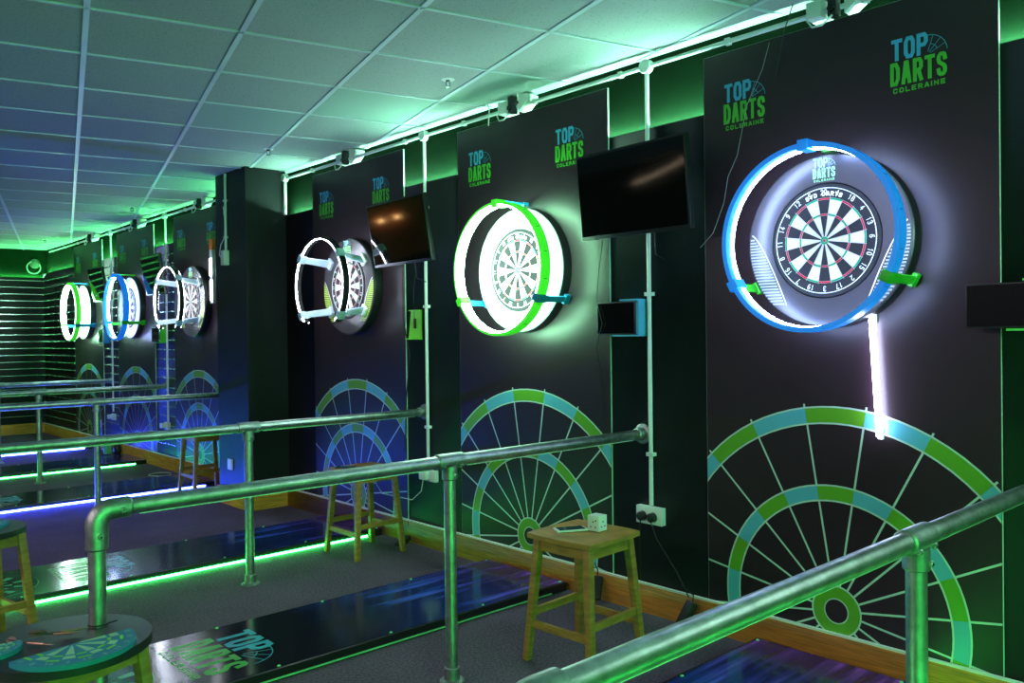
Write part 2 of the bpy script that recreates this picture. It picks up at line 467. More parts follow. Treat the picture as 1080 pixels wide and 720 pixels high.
# ceiling with its tile grid, laid at an angle to the wall
gam = -0.2471
dA = Vector((-math.sin(gam), math.cos(gam), 0)); dB = Vector((math.cos(gam), math.sin(gam), 0))
m = MB(); m.box(-7.6, .2, -3.2, 14.2, ZC, ZC + .05)
a0, b0, ts = -3.05, 3.646, .612
def cpt(a, b, z): v = dB * a + dA * b; return (v.x, v.y, z)
for (ia, ib) in ((1, 1), (2, 0), (3, -1), (0, -3), (-2, 3), (2, 5)):
    A0, A1, B0, B1 = a0 + ia * ts, a0 + (ia + 1) * ts, b0 + ib * ts, b0 + (ib + 1) * ts
    m.add([cpt(A0, B0, ZC - .001), cpt(A1, B0, ZC - .001), cpt(A1, B1, ZC - .001), cpt(A0, B1, ZC - .001)], [(0, 1, 2, 3)], 1)
struct(m.build('ceiling', [TILE, TILE_S]))
m = MB()
def inroom(p): return -7.55 < p[0] < .05 and -3.1 < p[1] < 14.1
def gridbar(fix, isA):
    # clip the bar to the room
    lo = hi = None
    for k in range(-400, 801):
        t = k * .03
        p = cpt(fix, t, 0) if isA else cpt(t, fix, 0)
        if inroom(p):
            if lo is None: lo = t
            hi = t
    if lo is None or hi - lo < .1: return
    P0 = Vector(cpt(fix, lo, ZC - .003)) if isA else Vector(cpt(lo, fix, ZC - .003))
    P1 = Vector(cpt(fix, hi, ZC - .003)) if isA else Vector(cpt(hi, fix, ZC - .003))
    m.beam(P0, P1, .024 if isA else .015, .006)
for i in range(-12, 16): gridbar(a0 + i * ts, True)
for i in range(-14, 22): gridbar(b0 + i * ts, False)
struct(m.build('trim_1', GRID))

# right wall: cladding up to the ledge, set-back upper wall above it
m = MB()
m.box(0, .06, -3.2, 14.2, 0, 2.36); m.box(0, .008, -3.2, 14.2, 2.36, 2.370)
m.box(.06, .2, -3.2, 14.2, 0, ZC, 1)
for k in range(21):                                   # slatwall inserts in the far section
    z = .256 + .1 * k
    for y0, y1 in ((8.72, 9.28), (10.52, 11.08), (12.32, 13.93)):
        m.box(-.004, .001, y0, y1, z, z + .006, 2)
        yy = y0 + .05
        while yy < y1: m.box(-.012, -.004, yy, yy + .018, z - .004, z + .010, 2); yy += .26
struct(m.build('wall_right', [CLAD, UPPER, ALU]))
m = MB()
m.box(-7.6, .06, 13.95, 14.2, 0, 2.30); m.box(-7.6, 0, 13.95, 13.958, 2.30, 2.31)
m.box(-7.6, .06, 14.01, 14.2, 2.30, ZC, 1)
for k in range(21):
    z = .256 + .1 * k
    m.box(-7.5, 0, 13.943, 13.95, z, z + .009, 2)
struct(m.build('wall_far', [CLAD, UPPER, ALU]))
WL = mat('dark_wall_paint', (.03, .03, .035), .7)
m = MB(); m.box(-7.8, -7.6, -3.2, 14.2, 0, ZC); struct(m.build('wall_left', WL))
m = MB(); m.box(-7.8, .2, -3.4, -3.2, 0, ZC); struct(m.build('wall_near', WL))
# pillar
PX, PY0, PY1 = -.345, 6.29, 6.86
m = MB(); m.box(PX, .0, PY0, PY1, 0, ZC); struct(m.build('wall_pillar', CLAD))
# skirting boards
m = MB()
m.box(-.03, 0, -3.2, PY0, 0, .138); m.box(-.028, XP, -3.2, PY0, .138, .146, 1)
m.box(-.03, 0, PY1, 13.95, 0, .138); m.box(-.028, XP, PY1, 13.95, .138, .146, 1)
m.box(PX - .02, -.03, PY0 - .02, PY0, 0, .138); m.box(PX - .02, PX, PY0, PY1 + .02, 0, .138); m.box(PX, -.03, PY1, PY1 + .02, 0, .138)
struct(m.build('baseboard_right', [SKIRT, BEAD]))
m = MB(); m.box(-7.6, -.03, 13.925, 13.95, 0, .15); struct(m.build('baseboard_far', [SKIRT]))

# ledge LED strips
def ledge(y0, y1, lab, LM):
    m = MB(); m.box(.026, .038, y0, y1, 2.36, 2.364)
    t = tag(m.build('led_strip', LM, loc=(.032, (y0 + y1) / 2, 2.36)), lab, 'led light strip', 'green light strips on the wall ledges')
ledge(-3.0, PY0 - .02, 'bright green light strip on the ledge above the wall screens, nearer than the pillar', LED_LEDGE)
ledge(PY1 + .02, 13.93, 'bright green light strip on the ledge beyond the pillar', LED_LEDGE_F)
m = MB(); m.box(-7.4, 0, 13.98, 13.992, 2.30, 2.304)
tag(m.build('led_strip', LED_LEDGE_F, loc=(-3.7, 13.97, 2.30)), 'green light strip on top of the slatted far wall', 'led light strip', 'green light strips on the wall ledges')

m = MB(); m.box(-7.4, -.3, -3.19, -3.178, 2.30, 2.306)  # unseen strip, added to reflect green in the rails
tag(m.build('led_strip', LED_LEDGE_F, loc=(-3.8, -3.18, 2.30)), 'added green light strip, unseen high on the wall behind the photographer', 'led light strip', 'green light strips on the wall ledges')

# ================================================================== PRINTED BOARDS
def wheel_mesh():
    m = MB(); X = XP - .0012; CZ = .233
    def W(q, mi, dx=0):
        q = clip_rect([(p[0], p[1] + CZ) for p in q], -.609, .609, .147, 2.6)
        if len(q) >= 3: m.add([(X - dx, -p[0], p[1]) for p in q], [tuple(range(len(q)))], mi)
    def band(r0, r1, a0, a1, mi, dx=0, n=4):
        for i in range(n):
            b0 = a0 + (a1 - a0) * i / n; b1 = a0 + (a1 - a0) * (i + 1) / n
            W([(r0 * math.sin(b0), r0 * math.cos(b0)), (r1 * math.sin(b0), r1 * math.cos(b0)), (r1 * math.sin(b1), r1 * math.cos(b1)), (r0 * math.sin(b1), r0 * math.cos(b1))], mi, dx)
    st = math.radians(18)
    for k in range(20):
        a = (k - .5) * st
        # spokes with the tick outside the rim
        q = Vector((math.sin(a), math.cos(a))); n = Vector((q.y, -q.x)) * .0042
        W([tuple(q * .1 + n), tuple(q * .845 + n), tuple(q * .845 - n), tuple(q * .1 - n)], 2)
        for r0, r1 in ((.765, .825), (.450, .505)):
            band(r0, r1, a, a + st, 1 if k % 2 == 0 else 0, .0004)
            band(r0 - .007, r0, a, a + st, 2, .0004); band(r1, r1 + .007, a, a + st, 2, .0004)
        band(.052, .098, a, a + st, 1, .0004); band(.098, .105, a, a + st, 2, .0004); band(.047, .052, a, a + st, 2, .0004)
    return m
def printed_board(yb, lab):
    t = thing('wall_panel', lab, 'printed wall panel', (0, yb, 0), group='printed wall panels behind the dartboards')
    m = MB(); m.box(XP, -.002, -.61, .61, .146, 2.62)
    # pale cut edges
    for sgn in (-1, 1): m.box(XP + .0005, -.0025, sgn * .6105 - .0006, sgn * .6105 + .0006, .146, 2.62, 1)
    m.box(XP + .0005, -.0025, -.61, .61, 2.62, 2.621, 1)
    m.build('board', [PANEL, EDGE], t)
    o = wheel_mesh().build('wheel_print', [P_BLUE, P_GREEN, P_PALE], t)
    for u0 in (.34, -.40):
        m = MB()
        for q, mi in logo_quads(): put(m, q, lambda a, b: (XP - .0012, -(a + u0), b + 2.375), mi)
        m.build('logo_print', [L_BLUE, L_GREEN], t)
    return t
pb = printed_board(YB[0], 'black board printed with a wheel and two logos, the nearest, behind the blue ring light')
plabs = [None, 'black wheel-printed board behind the nearer green ring light, between the two nearer screens',
         'black wheel-printed board lit blue at its foot, between the pillar and the stool by it',
         'black wheel-printed board just beyond the pillar, partly hidden by it',
         'black wheel-printed board behind the small blue ring light beyond the pillar',
         'farthest black wheel-printed board, nearest the slatted far wall']
for i in range(1, 6): dup(pb, (0, YB[i], 0), plabs[i])
dup(pb, (0, YB[0] - 1.8, 0), 'black wheel-printed board nearest the photographer, outside the right edge of the view')

# ================================================================== DARTBOARDS, SURROUNDS, RING LIGHTS
ZB = 1.73
ORDER = [20, 1, 18, 4, 13, 6, 10, 15, 2, 17, 3, 19, 7, 16, 8, 11, 14, 9, 12, 5]
def dartboard(yb, lab):
    t = thing('dartboard', lab, 'dartboard', (-.045, yb, ZB), group='dartboards on the wall')
    m = MB(); m.lathe([(0, 0), (.2235, 0), (.2255, -.002), (.2255, -.036), (.2235, -.038), (0, -.038)], axis='X', n=64)
    m.build('board_body', D_BLACK, t)
    m = MB(); st = math.radians(18); X = -.0385
    def band(r0, r1, a0, a1, mi, n=3):
        for i in range(n):
            b0 = a0 + (a1 - a0) * i / n; b1 = a0 + (a1 - a0) * (i + 1) / n
            m.add([(X, -r * math.sin(b), r * math.cos(b)) for r, b in ((r0, b0), (r1, b0), (r1, b1), (r0, b1))], [(0, 1, 2, 3)], mi)
    for k in range(20):
        a = (k - .5) * st; ev = k % 2 == 0
        band(.016, .099, a, a + st, 0 if ev else 1); band(.099, .107, a, a + st, 2 if ev else 3)
        band(.107, .162, a, a + st, 0 if ev else 1); band(.162, .170, a, a + st, 2 if ev else 3)
    for k in range(20):
        a = k * st; band(.0064, .016, a, a + st, 3, 1)
        m.add([(X, -r * math.sin(b), r * math.cos(b)) for r, b in ((0, 0), (.0064, a), (.0064, a + st))], [(0, 1, 2)], 2)
    m.build('playing_face', [D_BLACK, D_CREAM, D_RED, D_GREEN], t)
    m = MB()
    for r in (.0064, .016, .099, .107, .162, .170): m.lathe([(r - .0006, -.0385), (r, -.0396), (r + .0006, -.0385)], axis='X', n=48)
    for k in range(20):
        a = (k - .5) * st; m.beam((-.039, -.016 * math.sin(a), .016 * math.cos(a)), (-.039, -.174 * math.sin(a), .174 * math.cos(a)), .0010, .0010)
    m.build('wire_spider', WIRE, t)
    m = MB(); m.lathe([(.2075, -.0385), (.2075, -.0400), (.2105, -.0400), (.2105, -.0385)], axis='X', n=64)
    for k, nmb in enumerate(ORDER):
        a = k * st; s = str(nmb); wd = .0115; tot = len(s) * wd + (len(s) - 1) * .003
        q = text_quads(s, -tot / 2, .1815, wd, .022, .0030, .003)
        ca, sa = math.cos(a), math.sin(a)
        put(m, q, lambda x, y: (-.0402, -(x * ca + y * sa), -x * sa + y * ca), 0)
    m.build('number_ring', NUMW, t)
    s = 'SVD DARTS'; R = .1765; m = MB()
    widths = []
    for i, ch in enumerate(s):
        ang = (i - (len(s) - 1) / 2) * .096
        if ch == ' ':
            m.build('maker_lettering', NUMW, t); m = MB(); continue
        q = text_quads(ch, -.0072, R, .0144, .0185, .0046, 0)
        ca, sa = math.cos(ang), math.sin(ang)
        put(m, q, lambda x, y: (-.0408, -(x * ca + y * sa), -x * sa + y * ca), 0)
    m.build('maker_lettering', NUMW, t)
    return t
def surround(yb, light, lab, stripe):
    t = thing('dartboard_surround', lab, 'dartboard surround', (XP, yb, ZB), group='round surrounds behind the dartboards')
    m = MB(); d = -.068
    m.lathe([(.228, 0), (.228, d + .003), (.231, d), (.338, d), (.345, d + .006)], axis='X', n=96, mi=0)
    m.lathe([(.345, d + .006), (.347, d + .012), (.347, 0), (.228, 0)], axis='X', n=96, mi=1)
    m.build('ring_body', [SUR_LIGHT if light else SUR_DARK, BLACKP], t)
    for sg in (-1, 1):
        m = MB()
        k = 0
        while k < 24:
            z = .045 - k * .0125; z1 = z - .0065
            ro = math.sqrt(max(0, .334 ** 2 - z * z)); ri = .328 - (k / 24) ** .75 * .155
            if ro > ri + .004:
                m.add([(d - .0012, sg * ri, z), (d - .0012, sg * ro, z), (d - .0012, sg * ro, z1), (d - .0012, sg * ri, z1)], [(0, 1, 2, 3)], 0)
            k += 1
        # pale outline of the crescent
        pts = [(sg * (.328 - (k / 24) ** .75 * .155 - .004), .05 - k * .0125) for k in range(25)]
        for q in ribbon(pts, .004, False): m.add([(d - .0012, p[0], p[1]) for p in q], [(0, 1, 2, 3)], 1)
        m.build('crescent_print', [stripe, NUMW], t)
    m = MB()
    for q, mi in logo_quads(.46): put(m, q, lambda a, b: (d - .0012, -a, b + .285), mi)
    m.build('logo_print', [mat('surround_logo_blue', (.35, .75, .95), .4), mat('surround_logo_green', (.3, .75, .3), .4)], t)
    return t

def arc_box(m, R0, R1, x0, x1, a0, a1, n, mi=0):
    m.lathe([(R0, x0), (R1, x0), (R1, x1), (R0, x1)], axis='X', n=n, mi=mi, a0=a0, a1=a1, closed_prof=True)
def ring_light(yb, kind, lab):
    t = thing('ring_light', lab, 'ring light', (XP, yb, ZB), group='ring lights in front of the dartboards')
    hm, bmm, lc = {'blue': (RING_BLUE, BR_GREEN, (.52, .64, 1.0)), 'green': (RING_GREEN, BR_BLUE, (.66, 1, .92)), 'black': (BLACKP, mat('pale_blue_arm', (.55, .68, .85), .4), (.78, .84, 1.0))}[kind]
    LM = led('ring_led_' + kind, lc, L_RING[kind])
    if kind == 'black':
        X0, X1, R = -.305, -.262, .345; a0, a1 = -pi + .72, pi - .72
    else:
        X0, X1, R = -.238, -.178, .365; a0, a1 = -pi, pi
    m = MB(); arc_box(m, R - .019, R, X0, X1, a0, a1, 96)
    hm_mesh = m
    m = MB()
    prof = {'blue': [(R - .0195, X0 + .036), (R - .0230, X0 + .040), (R - .0230, X1 - .004)],
            'green': [(R - .015, X0 - .0006), (R - .020, X0 - .0015), (R - .0235, X0 + .004), (R - .0235, X1 - .004)],
            'black': [(R - .0165, X0 - .0005), (R - .0195, X0 - .001), (R - .0205, X0 + .002), (R - .0205, X0 + .008), (R - .0186, X0 + .011)]}[kind]
    m.lathe(prof, axis='X', n=96, a0=a0, a1=a1)
    m.build('led_diffuser', LM, t)
    m = MB(); xr = X1 + .0015
    ri_ = .009 if kind == 'black' else .018
    m.lathe([(R - ri_, xr), (R - ri_ + .002, xr + .003), (R - .006, xr + .003), (R - .003, xr)], axis='X', n=96, a0=a0, a1=a1)
    m.build('rear_led_strip', led('ring_rear_led_' + kind, lc if kind != 'green' else (.40, 1, .60), L_RING[kind] * {'blue': .7, 'green': 2.6, 'black': 1.0}[kind]), t)
    angs = (0, math.radians(118), math.radians(-118)) if kind != 'black' else [math.radians(a) for a in (52, 128, -52, -128)]
    for a in angs:
        er = Vector((0, -math.sin(a), math.cos(a))); et = Vector((0, math.cos(a), math.sin(a))); ex = Vector((1, 0, 0))
        m = MB()
        if kind != 'black':
            m.obox(er * (R + .0065) + ex * (X0 / 2), ex, er, et, abs(X0) / 2 - .001, .005, .017)
            m.obox(er * (R + .004) + ex * -.021, ex, er, et, .019, .010, .026)
            ar = m.build('bracket_arm', bmm, t, bev=.002)
            m = MB(); m.obox(er * (R - .008) + ex * (X0 + X1) / 2, ex, er, et, .036, .021, .021)
            m.build('clip', hm if a < .1 else bmm, t, bev=.003)
        else:
            p0 = er * (R - .022) + ex * (X0 + .02); p1 = er * .285 + ex * -.082
            m.beam(p0, p1, .045, .012, .060, .012, up=er)
            m.build('bracket_arm', bmm, t, bev=.002)
            m = MB(); m.obox(er * (R - .010) + ex * (X0 + X1) / 2, ex, er, et, .026, .020, .03)
            m.build('clip', mat('pale_blue_clip', (.55, .7, .85), .4), t, bev=.003)
            m = MB(); m.obox(er * .285 + ex * -.0805, ex, er, et, .010, .03, .034)
            m.build('foot', WHITEP if a > 0 else bmm, t, bev=.003)
    if kind != 'black':
        m = hm_mesh
        for k in range(16):
            a = (k + .5) * pi / 8; er = Vector((0, -math.sin(a), math.cos(a))); et = Vector((0, math.cos(a), math.sin(a)))
            m.obox(er * (R + .0004) + Vector(((X0 + X1) / 2, 0, 0)), (1, 0, 0), er, et, .012, .0008, .0012, 1)
    hm_mesh.build('ring_housing', [hm, BLACKP], t)
    return t
kinds = ['blue', 'green', 'black', 'black', 'blue', 'green']
blabs = ['dartboard inside the large blue ring light, nearest and on the right',
         'dartboard glaring white inside the nearer green ring light',
         'dartboard behind the open black ring light, just this side of the pillar',
         'dartboard behind the open black ring light just beyond the pillar',
         'small far dartboard inside the blue ring light beyond the pillar',
         'farthest dartboard, inside the green ring light by the slatted wall']
slabs = ['charcoal round surround with a logo, inside the large blue ring light on the right',
         'pale round surround washed white by the nearer green ring light',
         'dark round surround with lime striped crescents, just this side of the pillar',
         'dark round surround with striped crescents just beyond the pillar',
         'pale round surround inside the small blue ring light beyond the pillar',
         'farthest round surround, inside the green ring light by the slatted wall']
rlabs = ['large blue ring light on green brackets, nearest and on the right',
         'bright green ring light on blue brackets between the two nearer screens',
         'open C-shaped black ring light on white arms, this side of the pillar',
         'open C-shaped black ring light on white arms, just beyond the pillar',
         'small blue ring light on green brackets beyond the pillar',
         'farthest ring light, green, by the slatted far wall']
db0 = None; sdict = {}; rdict = {}
for i in range(6):
    if db0 is None: db0 = dartboard(YB[0], blabs[0])
    else: dup(db0, (-.045, YB[i], ZB), blabs[i])
    lt = kinds[i] if i != 4 else 'green'
    if lt in sdict: dup(sdict[lt], (XP, YB[i], ZB), slabs[i])
    else: sdict[lt] = surround(YB[i], lt == 'green', slabs[i], {'blue': mat('washed_out_stripes', (.30, .32, .30), .4), 'green': mat('bleached_stripes', (.5, .6, .55), .4), 'black': LIME}[lt])  # blue and green rings: stripe colour paled to imitate the LED glare
    if kinds[i] in rdict: dup(rdict[kinds[i]], (XP, YB[i], ZB), rlabs[i])
    else: rdict[kinds[i]] = ring_light(YB[i], kinds[i], rlabs[i])
dup(rdict['green'], (XP, YB[0] - 1.8, ZB), 'added green ring light nearest the photographer, unseen beyond the right edge of the view')  # extra ring out of view, added for the light it throws

# vertical tube light under the nearest board
t = thing('tube_light', 'slim white-blue light tube standing upright on the wall below the large blue ring light', 'tube light', (-.012, 1.437, .96))
m = MB(); m.tube([(-.022, -.014, .0), (-.022, .012, .455)], .012, 12); m.build('glowing_tube', led('tube_glow', (.62, .66, 1), 26), t)
m = MB(); m.box(-.012, 0, -.022, -.002, -.012, .03); m.box(-.012, 0, .0, .024, .44, .49); m.build('mounting_clip', WHITEP, t)

# ================================================================== HAND RAILS
XT, XE, ZR = -1.214, -2.515, .874
def floor_flange(m, x):
    m.lathe([(0, 0), (.050, 0), (.050, .006), (.046, .009), (.032, .012), (.031, .055), (.027, .058), (.024, .058)], (x, 0, 0), n=32)
def handrail(y, lab):
    t = thing('handrail', lab, 'handrail', (XT, y, 0), group='galvanised pipe handrails between the lanes')
    m = MB(); m.tube([(-XT - .004, 0, ZR), (XE - XT + .05, 0, ZR)], .0242, 28); m.build('rail', STEEL, t)
    m = MB(); m.tube([(-.065, 0, ZR), (-.060, 0, ZR), (.060, 0, ZR), (.065, 0, ZR)], [.027, .031, .031, .027], 28)
    m.tube([(0, 0, ZR - .02), (0, 0, ZR - .070), (0, 0, ZR - .074)], [.031, .031, .027], 28)
    te = m.build('tee_fitting', STEEL2, t)
    def screw(mm, c, n):
        c = Vector(c); n = Vector(n)
        mm.tube([c, c + n * .006, c + n * .008], [.0085, .0085, .006], 12); mm.tube([c + n * .007, c + n * .0095], .0035, 6, 1)
    for c, n in (((-.043, -.024, ZR - .018), (0, -.8, -.6)), ((.043, -.024, ZR - .018), (0, -.8, -.6)), ((.006, -.029, ZR - .055), (0, -1, 0))):
        m = MB(); screw(m, c, n); m.build('set_screw', [SCREW, BLACKP], te)
    m = MB(); m.tube([(0, 0, .01), (0, 0, ZR - .03)], .0242, 28); m.build('post', STEEL, t)
    m = MB(); floor_flange(m, 0); m.build('floor_flange', STEEL2, t)
    m = MB(); m.lathe([(0, 0), (.050, 0), (.050, -.006), (.046, -.009), (.033, -.012), (.031, -.050), (.027, -.054), (.024, -.054)], (-XT - .001, 0, ZR), axis='X', n=32)
    m.build('wall_flange', STEEL2, t)
    # elbow
    ex = XE - XT; rr = .045
    pts = [(ex + .095, 0, ZR), (ex + .090, 0, ZR)]
    for k in range(9):
        a = k / 8 * pi / 2; pts.append((ex + rr - rr * math.sin(a), 0, ZR - rr + rr * math.cos(a)))
    pts += [(ex, 0, ZR - .110), (ex, 0, ZR - .115)]
    m = MB(); m.tube(pts, [.027] + [.031] * (len(pts) - 2) + [.027], 24); el = m.build('elbow_fitting', STEEL2, t)
    for c in ((ex + .065, -.030, ZR - .004), (ex + .002, -.030, ZR - .072)):
        m = MB(); screw(m, c, (0, -1, 0)); m.build('set_screw', [SCREW, BLACKP], el)
    m = MB(); m.tube([(ex, 0, .01), (ex, 0, ZR - .06)], .0242, 28); m.build('end_post', STEEL, t)
    m = MB(); floor_flange(m, ex); m.build('floor_flange', STEEL2, t)
    m = MB(); m.box(ex + .12, -.09, -.005, .005, ZR - .0265, ZR - .0235); m.box(.09, -XT - .08, -.005, .005, ZR - .0265, ZR - .0235)
    x = ex + .13
    while x < -XT - .09:
        if abs(x) > .1: m.box(x, x + .006, -.0035, .0035, ZR - .0275, ZR - .0265, 1)
        x += .022
    m.build('unlit_led_tape', [WHITEP, mat('led_chip', (.8, .85, .5), .4)], t)
    return t
hr = handrail(YG[0], 'galvanised pipe handrail in the right foreground, large and glowing green')
hl = [None, 'long galvanised handrail whose elbow post passes through the round black table',
      'galvanised handrail crossing behind the pine stool lit by the green strip',
      'galvanised handrail passing behind the pillar, fourth from the front',
      'thin far galvanised handrail ending between the two boards beyond the pillar',
      'farthest galvanised handrail, highest in the picture, near the slatted wall']
for i in range(1, 6): dup(hr, (XT, YG[i], 0), hl[i])

# ================================================================== THROW-LINE MATS
MX0, MX1, MW, MH = -2.75, -.045, .325, .045
def lane_mat(y, near, far, lab, unl=False):
    t = thing('lane_mat', lab, 'lane mat', (0, y, 0), group='raised black printed mats on the carpet')
    m = MB(); m.box(MX0, MX1, -MW, MW, .0, MH); m.build('mat_base', BLACKP, t, bev=.003)
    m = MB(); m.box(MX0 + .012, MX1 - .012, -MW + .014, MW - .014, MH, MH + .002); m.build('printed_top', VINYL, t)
    m = MB()
    for q, mi in logo_quads(2.0): put(m, q, lambda a, b: (-1.795 + b, -a - .01, MH + .0026), mi)
    # half-board fan at the far end of the print
    st = math.radians(18)
    for k in range(-5, 5):
        a0, a1 = k * st, (k + 1) * st
        for r0, r1, mi in ((.03, .12, 1), (.135, .2, 1)):
            if (k + (r0 > .1)) % 2: continue
            m.add([(-2.34 + r * math.cos(a), -r * math.sin(a), MH + .0026) for r, a in ((r0, a0 + .05), (r1, a0 + .05), (r1, a1 - .05), (r0, a1 - .05))], [(0, 1, 2, 3)], 2)
    m.build('logo_print', [mat('mat_logo_blue', (.03, .42, .50), .3), mat('mat_logo_green', (.05, .45, .06), .3), mat('mat_fan_green', (.06, .30, .14), .25)], t)
    m = MB(); q = arc_quads(0, 0, .245, .004, 0, 2 * pi, 48); put(m, q, lambda a, b: (-2.34 + b, -a, MH + .0026), 0)
    m.build('circle_print', mat('mat_fan_green', (.06, .30, .14), .25), t)
    # corner and edge studs
    for sy in (-1, 1):
        x = MX1 - .03
        while x > MX0:
            m = MB(); m.lathe([(0, MH + .006), (.005, MH + .006), (.008, MH + .002)], (x, sy * (MW - .022), 0), n=10)
            m.build('stud', mat('stud_green', (.15, .8, .25), .35), t)
            x -= .54
    for sy, k in ((-1, near), (1, far)):
        if not k: continue
        M_, z0, z1 = {'g': (LED_MAT_G, .006, .018), 'b': (LED_MAT_B, .006, .018), 'd': (mat('unlit_green_strip', (.25, .75, .35), .4), .006, .012)}[k]
        m = MB(); yy = sy * (MW + .003)
        m.box(MX0 + .02, MX1 - .12, yy - .003, yy + .003, z0, z1); m.build('led_strip', M_, t)
    return t
lane_mat(YB[0] + .02, 'g', None, 'black printed mat in the bottom right, in front of the large blue ring light')
lane_mat(YB[1] + .01, 'd', None, 'black mat printed with green and blue lettering, behind the stool with the phone')
lane_mat(YB[2] - .02, 'g', None, 'black printed mat edged by the long bright green strip, under the third board')
lane_mat(YB[3] - .16, 'b', None, 'black printed mat edged by the bright blue-white strip, beyond the pillar')
lane_mat(YB[4] - .06, 'g', None, 'black printed mat edged by the far short green strip')
lane_mat(YB[5] + .02, 'b', None, 'farthest black mat, near the slatted wall')
lane_mat(YB[0] - 1.8, 'g', 'g', 'added black printed mat with green strips beside the photographer, unseen below the view')  # unseen mat, added so its strips light the nearest handrail green

# ================================================================== CONDUIT ON THE WALL
XC = -.008
def clip(m, y, z, vert): 
    if vert: m.box(XC - .013, XC + .006, y - .018, y + .018, z - .009, z + .009)
    else: m.box(XC - .013, XC + .006, y - .009, y + .009, z - .018, z + .018)
def run(y0, y1, lab, zz=2.662):
    xx = XC - .010
    t = thing('conduit', lab, 'electrical conduit', (0, (y0 + y1) / 2, zz), group='white conduit along the top of the wall')
    L = (y1 - y0) / 2
    m = MB(); m.tube([(xx, -L, 0), (xx, L, 0)], .0105, 14); m.build('pipe', WHITEP, t)
    y = -L + .25
    while y < L:
        m = MB(); m.box(xx - .0125, xx + .012, y - .012, y + .012, -.014, .014); m.build('saddle_clip', WHITEP, t); y += .62
run(-2.5, 6.27, 'long white conduit along the top of the wall, this side of the pillar')
run(6.88, 13.5, 'white conduit along the top of the wall beyond the pillar')
def drop(y, z0, lab, zz=2.662):
    t = thing('conduit', lab, 'electrical conduit', (0, y, z0), group='white conduit drops from the top run')
    xx = XC - .010
    m = MB(); m.tube([(xx, 0, 0), (xx, 0, zz - z0 - .03)], .0105, 14); m.build('pipe', WHITEP, t)
    m = MB(); m.lathe([(0, -.040), (.032, -.040), (.034, -.036), (.034, -.006), (0, -.006)], (0, 0, zz - z0), axis='X', n=24); m.build('junction_box', WHITEP, t)
    for z in (1.56, .78, 2.2):
        if z > z0:
            m = MB(); m.box(xx - .013, 0, -.02, .02, z - z0 - .009, z - z0 + .009); m.build('saddle_clip', WHITEP, t)
    return t
drop(2.547, .53, 'white conduit drop behind the nearest screen down to the double socket')
drop(4.36, .52, 'white conduit drop behind the smaller screen down to the white adapter')
drop(8.92, .50, 'white conduit drop by the far boards, second from the far wall')
drop(10.72, .50, 'white conduit drop nearest the slatted far wall')
t = thing('conduit', 'short glowing green-lit conduit drop in the corner against the pillar', 'electrical conduit', (0, 6.26, 2.37))
m = MB(); m.tube([(-.018, 0, 0), (-.018, 0, .32)], .013, 14); m.build('pipe', WHITEP, t)
m = MB(); m.lathe([(0, -.040), (.03, -.040), (.032, -.036), (.032, -.0), (0, -.0)], (0, 0, .30), axis='X', n=24); m.build('junction_box', WHITEP, t)
# conduit on the pillar
t = thing('conduit', 'grey conduit with a small box running down the front of the pillar', 'electrical conduit', (PX, 6.64, 2.0))
m = MB(); m.tube([(-.012, 0, .06), (-.012, 0, .72)], .011, 12); m.build('pipe', WHITEP, t)
m = MB(); m.box(-.05, 0, -.035, .02, -.03, .09); m.build('junction_box', WHITEP, t, bev=.003)
for z in (.5, .2):
    m = MB(); m.box(-.026, 0, -.02, .02, z - .008, z + .008); m.build('saddle_clip', WHITEP, t)
m = MB(); m.tube([(-.03, .03, .02), (-.04, .07, .06), (-.03, .06, .14), (-.02, .01, .2), (-.03, -.03, .32), (-.03, .0, .45)], .004, 8); m.build('loose_cable', CABLE_W, t)

# sockets and plugs
t = thing('wall_socket', 'white double wall socket with two black plugs, below the nearest screen', 'wall socket', (0, 2.552, .44))
m = MB(); m.box(-.035, 0, -.078, .078, 0, .086); m.build('socket_box', WHITEP, t, bev=.004)
for y in (.035, -.028):
    m = MB(); m.tube([(-.035, y, .038), (-.06, y, .038), (-.068, y, .038)], [.024, .022, .012], 14); pl = m.build('plug', BLACKP, t)
    m = MB()
    if y > 0: m.tube([(-.055, y, .02), (-.055, y + .005, -.06), (-.03, y + .02, -.28)], .003, 8)
    else: m.tube([(-.055, y, .02), (-.05, y - .03, -.06), (-.04, y - .14, -.2), (-.045, y - .21, -.30)], .003, 8)
    m.build('plug_cable', CABLE_B, pl)
m = MB()
for y in (.035, -.028): m.box(-.037, -.035, y - .006, y + .006, .066, .076)
m.build('switch', WHITEP, t)
def adapter(y, z, lab, g='white sockets and adapters on the wall', cable=None):
    t = thing('wall_socket', lab, 'wall socket', (0, y, z), group=g)
    m = MB(); m.box(-.03, 0, -.055, .055, 0, .075); m.build('socket_box', WHITEP, t, bev=.004)
    m = MB(); m.box(-.075, -.03, .0, .06, .015, .065); pl = m.build('plug', WHITEP, t, bev=.005)
    if cable:
        m = MB(); m.tube([(-.06, .03, .02)] + cable, .003, 8); m.build('plug_cable', CABLE_W, pl)
    return t
adapter(4.33, .43, 'white wall socket with a white plug below the smaller screen', cable=[(-.07, .04, -.06), (-.1, .10, -.12), (-.2, .3, -.09), (-.28, .32, .06), (-.33, .33, .105)])
adapter(8.96, .42, 'small white wall socket with plugs by the far boards, nearer the pillar')
adapter(10.72, .40, 'small white wall socket at the foot of the farthest conduit drop')
t = thing('wall_socket', 'single square white socket plate low on the front of the pillar', 'wall socket', (PX, 6.634, .29))
m = MB(); m.box(-.012, 0, -.045, .045, 0, .088); m.build('socket_plate', WHITEP, t, bev=.003)
t = thing('wall_socket', 'single small pale socket plate near the green bin', 'wall socket', (0, 11.25, .27))
m = MB(); m.box(-.014, 0, -.05, .05, 0, .10); m.build('socket_plate', WHITEP, t, bev=.003)

